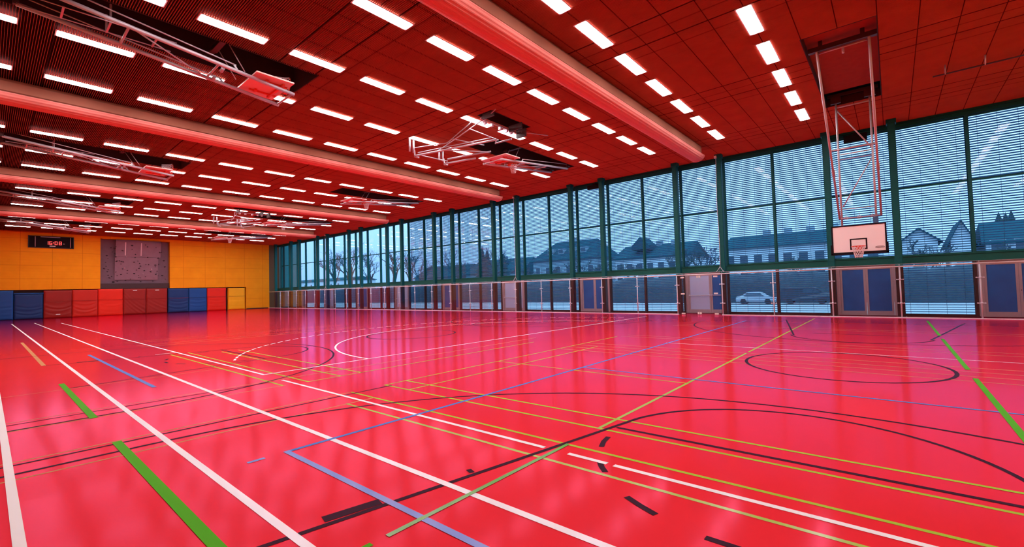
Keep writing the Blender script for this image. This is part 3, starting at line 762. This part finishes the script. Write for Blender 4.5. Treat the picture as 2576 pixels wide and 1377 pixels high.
def hold(x, y, z, r, m):
    b = MB(); n = 7; base = len(b.v); sq = rng.uniform(.5, .9); a = rng.uniform(-.6, .6)
    ring = []
    for i in range(n):
        t = 2 * PI * i / n; q = r * rng.uniform(.75, 1.2); u, w = q * math.cos(t), q * sq * math.sin(t)
        ring.append((u * math.cos(a) - w * math.sin(a), u * math.sin(a) + w * math.cos(a)))
    b.v += [(x + u, y, z + w) for u, w in ring] + [(x + u * .55, y - .09, z + w * .55 + .01) for u, w in ring]
    for i in range(n): b.face((i, (i + 1) % n, n + (i + 1) % n, n + i))
    b.face(tuple(n + i for i in range(n)))
    b.build('hold', m, o)
cnt = 0
while cnt < 80:
    x, z = rng.uniform(8.25, 13.85), rng.uniform(3.6, 7.9)
    if 9.1 < x < 13.3 and z > 6.38:
        if rng.random() < .6: continue
        y = .05 - (z - 6.40) * .27 / 1.65
        if z > 8: continue
    elif 9.2 < x < 13.0 and z > 3.9: y = .34 - (z - 3.85) * .29 / 2.53
    elif 9.0 < x < 13.2: y = .45
    else: y = .45
    hold(x, y + .002, z, rng.uniform(.05, .11), M['hold'] if rng.random() < .93 else M['hold2']); cnt += 1

def mat_wrinkle(x0, x1, z0, z1, yf, depth, seed, folds, sag, diag=0.0):
    """crash mat: a soft block standing upright with creases across its cover"""
    r = random.Random(seed); nx, nz = 22, 34; b = MB(); b.sm = True
    ph = [r.uniform(0, 6.28) for _ in range(6)]; w = x1 - x0
    g = []
    for j in range(nz + 1):
        row = []
        for i in range(nx + 1):
            u, v = i / nx, j / nz
            bow = sag * (4 * u * (1 - u))
            vv = v + bow * .12 + diag * (u - .5)
            amp = folds * max(0, 1 - abs(vv - .36) / .40)
            d = 1.7 * amp * (math.sin(vv * 42 + ph[0]) * .6 + math.sin(vv * 67 + ph[1] + 3 * u) * .4)
            edge = min(u, 1 - u, v, 1 - v); rnd = .06 * (1 - min(1, edge / .05)) ** 2
            b.v.append((x0 + w * u, yf + rnd - d - .02 * math.sin(PI * u) * math.sin(PI * v), z0 + (z1 - z0) * v)); row.append(len(b.v) - 1)
        g.append(row)
    for j in range(nz):
        for i in range(nx): b.face((g[j][i], g[j][i + 1], g[j + 1][i + 1], g[j + 1][i]))
    bk = {}
    ringF = [g[0][i] for i in range(nx + 1)] + [g[j][nx] for j in range(1, nz + 1)] + [g[nz][i] for i in range(nx - 1, -1, -1)] + [g[j][0] for j in range(nz - 1, 0, -1)]
    back = []
    for idx in ringF:
        x, y, z = b.v[idx]; b.v.append((x, yf + depth, z)); back.append(len(b.v) - 1)
    b.sm = False
    m = len(ringF)
    for i in range(m): b.face((ringF[i], back[i], back[(i + 1) % m], ringF[(i + 1) % m]))
    b.face(tuple(back))
    return b
def matm(n, c): return mat(n, c, .42, spec=.22, noise=.06, scale=2)
MC = {'navy': matm('navy mat vinyl', (0.012, 0.052, 0.19)), 'blue': matm('blue mat vinyl', (0.012, 0.085, 0.32)), 'dred': matm('dark red mat vinyl', (0.32, 0.022, 0.018)),
      'red': matm('red mat vinyl', (0.58, 0.028, 0.018)), 'bred': matm('bright red mat vinyl', (0.80, 0.03, 0.015)), 'yellow': matm('yellow mat vinyl', (0.95, 0.46, 0.012))}
mats = [(-.15, 1.80, 2.84, 'blue', .010, .3, 0, 'blue crash mat standing farthest from the windows', None),
        (1.84, 3.80, 2.46, 'navy', .020, .8, 0, 'navy crash mat with a light top edge, lower than its neighbours', 'edge'),
        (3.83, 5.86, 2.80, 'dred', .022, 1.0, 0, 'dark red crash mat with low creases, beside the navy mat', 'low'),
        (5.88, 7.83, 2.82, 'red', .020, 1.2, 0, 'red crash mat with curved creases between a dark red and a bright red mat', None),
        (7.85, 9.88, 2.86, 'bred', .006, .8, 0, 'plain bright red crash mat under the climbing wall corner', None),
        (9.91, 11.88, 2.86, 'dred', .028, .6, .7, 'dark red crash mat with slanting folds below the climbing wall', 'high'),
        (11.90, 13.84, 2.86, 'dred', .012, .5, .4, 'smooth dark red crash mat between the slanting folds and the blue mats', 'high'),
        (13.92, 15.93, 2.84, 'navy', .026, .7, 0, 'dark blue crash mat with many creases beside a red mat', None),
        (15.95, 17.80, 2.84, 'blue', .012, .5, 0, 'bright blue crash mat right of the creased dark blue one', None),
        (17.84, 19.90, 2.82, 'bred', .008, .5, 0, 'red crash mat between the blue mats and the yellow mat', None),
        (20.14, 22.08, 2.78, 'yellow', .006, .3, 0, 'yellow crash mat with a strap, last before the bare orange wall', None)]
for i, (x0, x1, z1, c, f, sg, dg, lab, ex) in enumerate(mats):
    w = x1 - x0; yf = YE + .04 + (.05 if c == 'navy' and i == 1 else 0)
    o = empty('crash_mat', ((x0 + x1) / 2, yf, 0)); tag(o, lab, 'crash mat', 'crash mats along the orange wall')
    mat_wrinkle(-w / 2, w / 2, .01, z1, 0, .38, i, f, sg, dg).build('cover', MC[c], o)
    b = MB()
    if i not in (0, 1):
        pts = [(-w / 2 + w * t / 12, -.055 - f * .6, 1.72 - .10 * sg * math.sin(PI * t / 12) * (.4 + .6 * ((i * 7) % 5) / 5)) for t in range(13)]
        b.tube(pts, .016, 6); b.build('strap', M['dark_base'] if c == 'yellow' else MC['navy'] if c in ('blue',) else MC['dred'], o)
    if ex == 'edge':
        b = MB(); b.bbox(-w / 2 - .02, w / 2 + .02, -.05, .36, z1 + .01, z1 + .10, .02); b.build('top_edge', MC['blue'], o)
    if ex == 'low': b = MB(); b.box(-.16, .16, -.09, -.05, .32, .39); b.build('tag', M['white'], o)
    if ex == 'high': b = MB(); b.box(-.18, .18, -.09, -.05, 2.62, 2.70); b.build('tag', M['white'], o)

# ------------------------------------------------------------------ outside: ground, hedge, cars, houses, trees
M['asphalt'] = mat('pale paving', (0.20, 0.24, 0.25), .8, noise=.15, scale=1.2)
M['hedge'] = mat('dark hedge leaves', (0.02, 0.045, 0.06), .9, noise=.5, scale=2.2, bump=.6)
M['house_wall'] = mat('pale render', (0.50, 0.58, 0.64), .9, spec=0.1, noise=.08, scale=.4)
M['house_wall2'] = mat('grey render', (0.20, 0.30, 0.36), .9, spec=0.1, noise=.08, scale=.4)
M['roof'] = mat('dark roof tiles', (0.008, 0.055, 0.075), .95, spec=0.05, noise=.2, scale=1.4)
M['hwin'] = mat('dark house window', (0.03, 0.06, 0.09), .2)
M['bark'] = mat('winter bark', (0.012, 0.045, 0.055), .9)
M['fir'] = mat('fir needles', (0.012, 0.05, 0.05), .9, noise=.4, scale=1.5)
M['car_white'] = mat('white car paint', (0.42, 0.46, 0.52), .25)
M['car_dark'] = mat('dark car paint', (0.02, 0.03, 0.045), .25)
M['tyre'] = mat('tyre rubber', (0.01, 0.01, 0.012), .8)
b = MB(); b.box(XF + .35, 420, -160, 420, GZ - .2, GZ); struct(b.build('ground', M['asphalt']))
b = MB(); b.box(XF + .02, XF + .34, YB, YE + 1, GZ - .1, -.02); struct(b.build('plinth', M['house_wall2']))
b = MB(); b.box(XF + .5, 28.5, 63.6, 78, GZ, 10.5); struct(b.build('outer_wall', M['teal_wall']))

def hedge(x, y0, y1, h, label):
    r = random.Random(int(y0 * 7)); b = MB(); b.sm = True; ny, ns = int((y1 - y0) / .8), 10; rows = []
    for j in range(ny + 1):
        row = []
        for i in range(ns + 1):
            t = PI * i / ns; q = r.uniform(.88, 1.1)
            b.v.append((x - 1.6 * math.cos(t) * q, y0 + (y1 - y0) * j / ny, GZ + h * (math.sin(t) ** .5 if 0 < i < ns else 0) * q)); row.append(len(b.v) - 1)
        rows.append(row)
    for j in range(ny):
        for i in range(ns): b.face((rows[j][i], rows[j][i + 1], rows[j + 1][i + 1], rows[j + 1][i]))
    b.face(tuple(rows[0])); b.face(tuple(reversed(rows[-1])))
    o = b.build('hedge', M['hedge']); tag(o, label, 'hedge')
hedge(66, -45, 34, 3.7, 'long dark hedge behind the parked cars outside the windows')
hedge(68, 36, 150, 3.9, 'dark hedge outside beyond the far windows')

def car(x, y, paint, van, label):
    o = empty('car', (x, y, GZ)); tag(o, label, 'car', 'cars parked outside')
    if van: prof = [(-2.4, .35), (-2.45, .9), (-2.3, 1.15), (-1.7, 1.25), (-1.1, 1.75), (-.8, 1.84), (2.1, 1.84), (2.35, 1.6), (2.45, .9), (2.4, .35)]
    else: prof = [(-2.1, .3), (-2.15, .6), (-2.0, .78), (-1.2, .88), (-.55, 1.35), (-.2, 1.43), (.9, 1.42), (1.5, 1.0), (2.0, .92), (2.15, .65), (2.1, .3)]
    # profile runs along y
    b = MB(); w = .85; n = len(prof)
    for s, k in ((-1, 1.0), (1, 1.0)):
        b.v += [(s * w * (1 if z < 1.0 else .86), yy, z) for yy, z in prof]
    for i in range(n): b.face((i, (i + 1) % n, n + (i + 1) % n, n + i))
    b.face(tuple(range(n))); b.face(tuple(n + i for i in range(n)))
    b.build('body', paint, o)
    b = MB()
    if van: wp = [(-1.45, 1.28), (-1.0, 1.68), (.2, 1.68), (.2, 1.28)]
    else: wp = [(-.95, .95), (-.5, 1.3), (.85, 1.3), (1.25, .98)]
    for s in (-1, 1):
        k = len(b.v); b.v += [(s * w * (1.01 if z < 1.0 else .90), yy, z) for yy, z in wp] + [(s * w * (.97 if z < 1.0 else .86), yy, z) for yy, z in wp]
        b.face((k, k + 1, k + 2, k + 3))
        for i in range(4): b.face((k + i, k + (i + 1) % 4, k + 4 + (i + 1) % 4, k + 4 + i))
    b.build('side_windows', M['hwin'], o)
    for s in (-1, 1):
        for yy in ((-1.5, 1.5) if van else (-1.3, 1.3)):
            b = MB(); b.tube([(s * .88, yy, .32), (s * .68, yy, .32)], .32, 16); b.build('wheel', M['tyre'], o)
car(60, 12.5, M['car_white'], False, 'white car parked outside, seen through the blind beside the glass gate')
car(60, 7.5, M['car_dark'], True, 'dark van parked outside right of the white car')
car(61, 17.6, M['car_dark'], False, 'dark car parked outside left of the white car')

def house(x, y0, y1, eave, ridge, depth, label, wall=None, gable_front=False, floors=(1.2, 4.0), nwin=6, chim=2, hip=0.0, dormers=0):
    """long side faces the hall (west)"""
    wall = wall or M['house_wall']; H = lambda z: z - 0
    o = empty('house', (x, (y0 + y1) / 2, GZ)); tag(o, label, 'house', 'houses beyond the hedge')
    L = (y1 - y0) / 2; e = eave - GZ; rz = ridge - GZ
    b = MB(); b.box(0, depth, -L, L, 0, e)
    if gable_front: b.prism([(-L, e), (0, rz), (L, e)], 'x', 0, depth)
    elif hip == 0: b.prism([(0, e), (depth / 2, rz), (depth, e)], 'y', -L, L)
    b.build('walls', wall, o)
    b = MB(); t = .25; ov = .5
    if gable_front:
        for s in (-1, 1):
            sl = (rz - e) / L
            b.prism([(0, rz + t), (0, rz), (s * (L + ov), e - ov * sl), (s * (L + ov), e - ov * sl + t)], 'x', -ov, depth + ov)
    else:
        yh = L - hip
        n = len(b.v)
        P = [(-ov, -L - ov, e - .2), (-ov, L + ov, e - .2), (depth + ov, L + ov, e - .2), (depth + ov, -L - ov, e - .2), (depth / 2, -yh, rz), (depth / 2, yh, rz)]
        P2 = [(a, c, z + t) for a, c, z in P]
        b.v += P + P2
        for f in ((0, 1, 5, 4), (2, 3, 4, 5), (1, 2, 5), (3, 0, 4)):
            b.face(tuple(n + 6 + i for i in f)); b.face(tuple(n + i for i in reversed(f)))
        for i, j in ((0, 1), (1, 2), (2, 3), (3, 0)): b.face((n + i, n + j, n + 6 + j, n + 6 + i))
    roof = b.build('roof', M['roof'], o)
    for c in range(chim):
        yy = -L * .6 + 1.2 * L * (c + .5) / chim
        b = MB(); b.box(depth / 2 - .5, depth / 2 + .5, yy - .6, yy + .6, rz - 1.2, rz + 1.1); b.build('chimney', M['house_wall2'], o)
    for c in range(dormers):
        yy = -L * .7 + 1.4 * L * (c + .5) / dormers; zz0 = e + (rz - e) * .28; xx = depth / 2 * .28
        b = MB(); b.box(xx - .3, xx + 1.6, yy - .8, yy + .8, zz0, zz0 + 1.5); d_ = b.build('dormer', wall, o)
        b = MB(); b.box(xx - .36, xx - .3, yy - .6, yy + .6, zz0 + .35, zz0 + 1.3); b.build('window', M['hwin'], d_)
    for z in floors:
        for i in range(nwin):
            yy = -L + 2 * L * (i + .5) / nwin
            b = MB(); b.box(-.06, .02, yy - .65, yy + .65, z, z + 1.5); wn = b.build('window', M['hwin'], o)
            b = MB()
            b.box(-.10, -.04, yy - .78, yy - .65, z - .12, z + 1.62); b.box(-.10, -.04, yy + .65, yy + .78, z - .12, z + 1.62); b.box(-.10, -.04, yy - .65, yy + .65, z + 1.5, z + 1.62); b.box(-.10, -.04, yy - .65, yy + .65, z - .12, z)
            b.build('surround', M['house_wall'], wn)
    return o
W2 = M['house_wall2']
house(90, -26, -10.1, 6.3, 9.3, 11, 'long house with dark roof beyond the last windows, farthest from the orange wall', floors=(3.2, 6.0), nwin=7, chim=2, dormers=0)
house(90, -8.9, -6.6, 7.0, 9.6, 10, 'narrow gabled house beside the lowered basketball board', gable_front=True, floors=(4.6,), nwin=1, chim=0)
house(92, -5.4, -1.2, 7.3, 9.1, 10, 'broad low gabled house right of the lowered basketball board', gable_front=True, floors=(4.4,), nwin=3, chim=0)
house(90, 1, 24.0, 8.1, 10.4, 11, 'long row house with pale window frames opposite the parked cars', floors=(3.0, 6.0), nwin=10, chim=4)
hs = house(92, 31, 47.5, 7.7, 10.5, 11, 'dark roofed house left of the bare tree opposite the glass gate', floors=(3.0, 5.8), nwin=7, chim=3)
b = MB(); b.prism([(.35, 10.4), (4.25, 10.4), (4.25, 11.3), (2.3, 13.2), (.35, 11.3)], 'x', .3, 5.0); b.build('turret', M['roof'], hs)
house(93, 52.8, 71.5, 8.7, 13.6, 13, 'large house with big hipped roof and dormers', wall=W2, floors=(3.0, 6.2), nwin=6, chim=1, hip=3.2, dormers=4)
house(96, 78, 100, 6.5, 10.5, 12, 'house half hidden by bare trees left of the hipped roof', wall=W2, floors=(2.6,), nwin=5, chim=1)
house(98, 104, 128, 6.2, 10.2, 12, 'teal roofed house seen through the middle windows', wall=W2, floors=(2.6,), nwin=6, chim=1)
house(112, 196, 280, 8.4, 9.8, 14, 'long low pale building seen through the farthest windows', floors=(6.2,), nwin=12, chim=0)

def bare_tree(x, y, h, seed, label):
    r = random.Random(seed); o = empty('bare_tree', (x, y, GZ)); tag(o, label, 'tree', 'bare winter trees outside')
    tr = MB(); br = MB()
    def grow(mb, p, d, L, rad, lvl):
        q = p + d * L; mb.tube([p, (p + q) / 2 + Vector((r.uniform(-.06, .06), r.uniform(-.06, .06), 0)) * L, q] if lvl < 4 else [p, q], rad, (7, 5, 4, 4, 3, 3)[lvl], False, rad * .6)
        if lvl >= 5: return
        for i in range(3 if lvl else 6):
            a = r.uniform(0, 2 * PI); s = r.uniform(.35, .85)
            nd = (d + Vector((math.cos(a) * s, math.sin(a) * s, r.uniform(-.05, .35)))).normalized()
            grow(br, p + d * L * r.uniform(.55, 1.0), nd, L * r.uniform(.5, .72), max(.032, rad * .52), lvl + 1)
    grow(tr, Vector((0, 0, 0)), Vector((0, 0, 1)), h * .36, h * .02, 0)
    tr.build('trunk', M['bark'], o); br.build('branches', M['bark'], o)
def fir(x, y, h, label):
    o = empty('fir_tree', (x, y, GZ)); tag(o, label, 'tree', 'dark fir trees outside')
    r = random.Random(int(x * 3 + y)); b = MB(); b.tube([(0, 0, 0), (0, 0, h * .3)], .2, 8); b.build('trunk', M['bark'], o)
    b = MB(); n = 13
    for l in range(n):
        z0 = h * (.08 + .85 * l / n); z1 = z0 + h * .13; R = h * .21 * (1 - l / n) ** .8 + .12; m = 16; k = len(b.v)
        b.v.append((0, 0, min(z1, h)))
        for i in range(m):
            t = 2 * PI * i / m; q = R * (1.15 if i % 2 else .55) * r.uniform(.85, 1.15); b.v.append((q * math.cos(t), q * math.sin(t), z0 - .05 * h * (i % 2) * (1 - l / n)))
        for i in range(m): b.face((k, k + 1 + i, k + 1 + (i + 1) % m))
    b.build('foliage', M['fir'], o)
bt = [(76, 23.6, 13, 'bare tree with many upright twigs opposite the glass gate'), (84, 30.0, 12, 'smaller bare tree just left of the one opposite the gate'), (76, -3.4, 9.5, 'round bare tree in front of the low gabled houses'),
      (78, -12, 9, 'bare tree before the long house farthest from the orange wall'), (84, 12, 8.5, 'low bare tree before the row house'), (78, 37, 10, 'bare tree before the dark roofed house'), (80, 45.5, 9.5, 'bare tree beside the turret house'),
      (80, 55.5, 9.5, 'bare tree before the right half of the hipped roof house'), (80, 62.5, 9.5, 'bare tree before the left half of the hipped roof house'), (80, 50, 11, 'bare tree right of the hipped roof house'), (82, 74.5, 16, 'tall bare tree left of the hipped roof house'),
      (84, 92, 16, 'bare tree left of the firs'), (84, 106, 18, 'bare tree above the teal roof'), (86, 114, 20, 'bare tree beyond the teal roofed house'), (88, 126, 24, 'tall bare tree in the middle windows'), (88, 140, 23, 'bare tree left of the tall one in the middle windows'),
      (90, 156, 27, 'large bare tree in the far windows'), (92, 172, 27, 'bare tree second from the low pale building'), (84, 205, 27, 'bare tree nearest the low pale building')]
for i, (x, y, h, lab) in enumerate(bt): bare_tree(x, y, h, i + 11, lab)
fir(84, 81.3, 14.2, 'tall dark fir left of the hipped roof house'); fir(91.5, 86.6, 14.2, 'dark fir just left of the tall one beside the hipped roof house'); fir(75, 66.0, 10.9, 'smallest dark fir close to the tall bare tree')
for i, (x, y, h) in enumerate(((120, -15.3, 14.4), (130, -17.5, 15.2), (141, -19.8, 16.7))):
    fir(x, y, h, ['far fir above the long roof, the one closest to the gables', 'far fir above the long roof, middle of its three', 'far fir above the long roof, farthest of its three from the gables'][i])
bare_tree(112, 17.0, 16.5, 61, 'bare tree rising behind the row house roof')
bpy.context.view_layer.update()
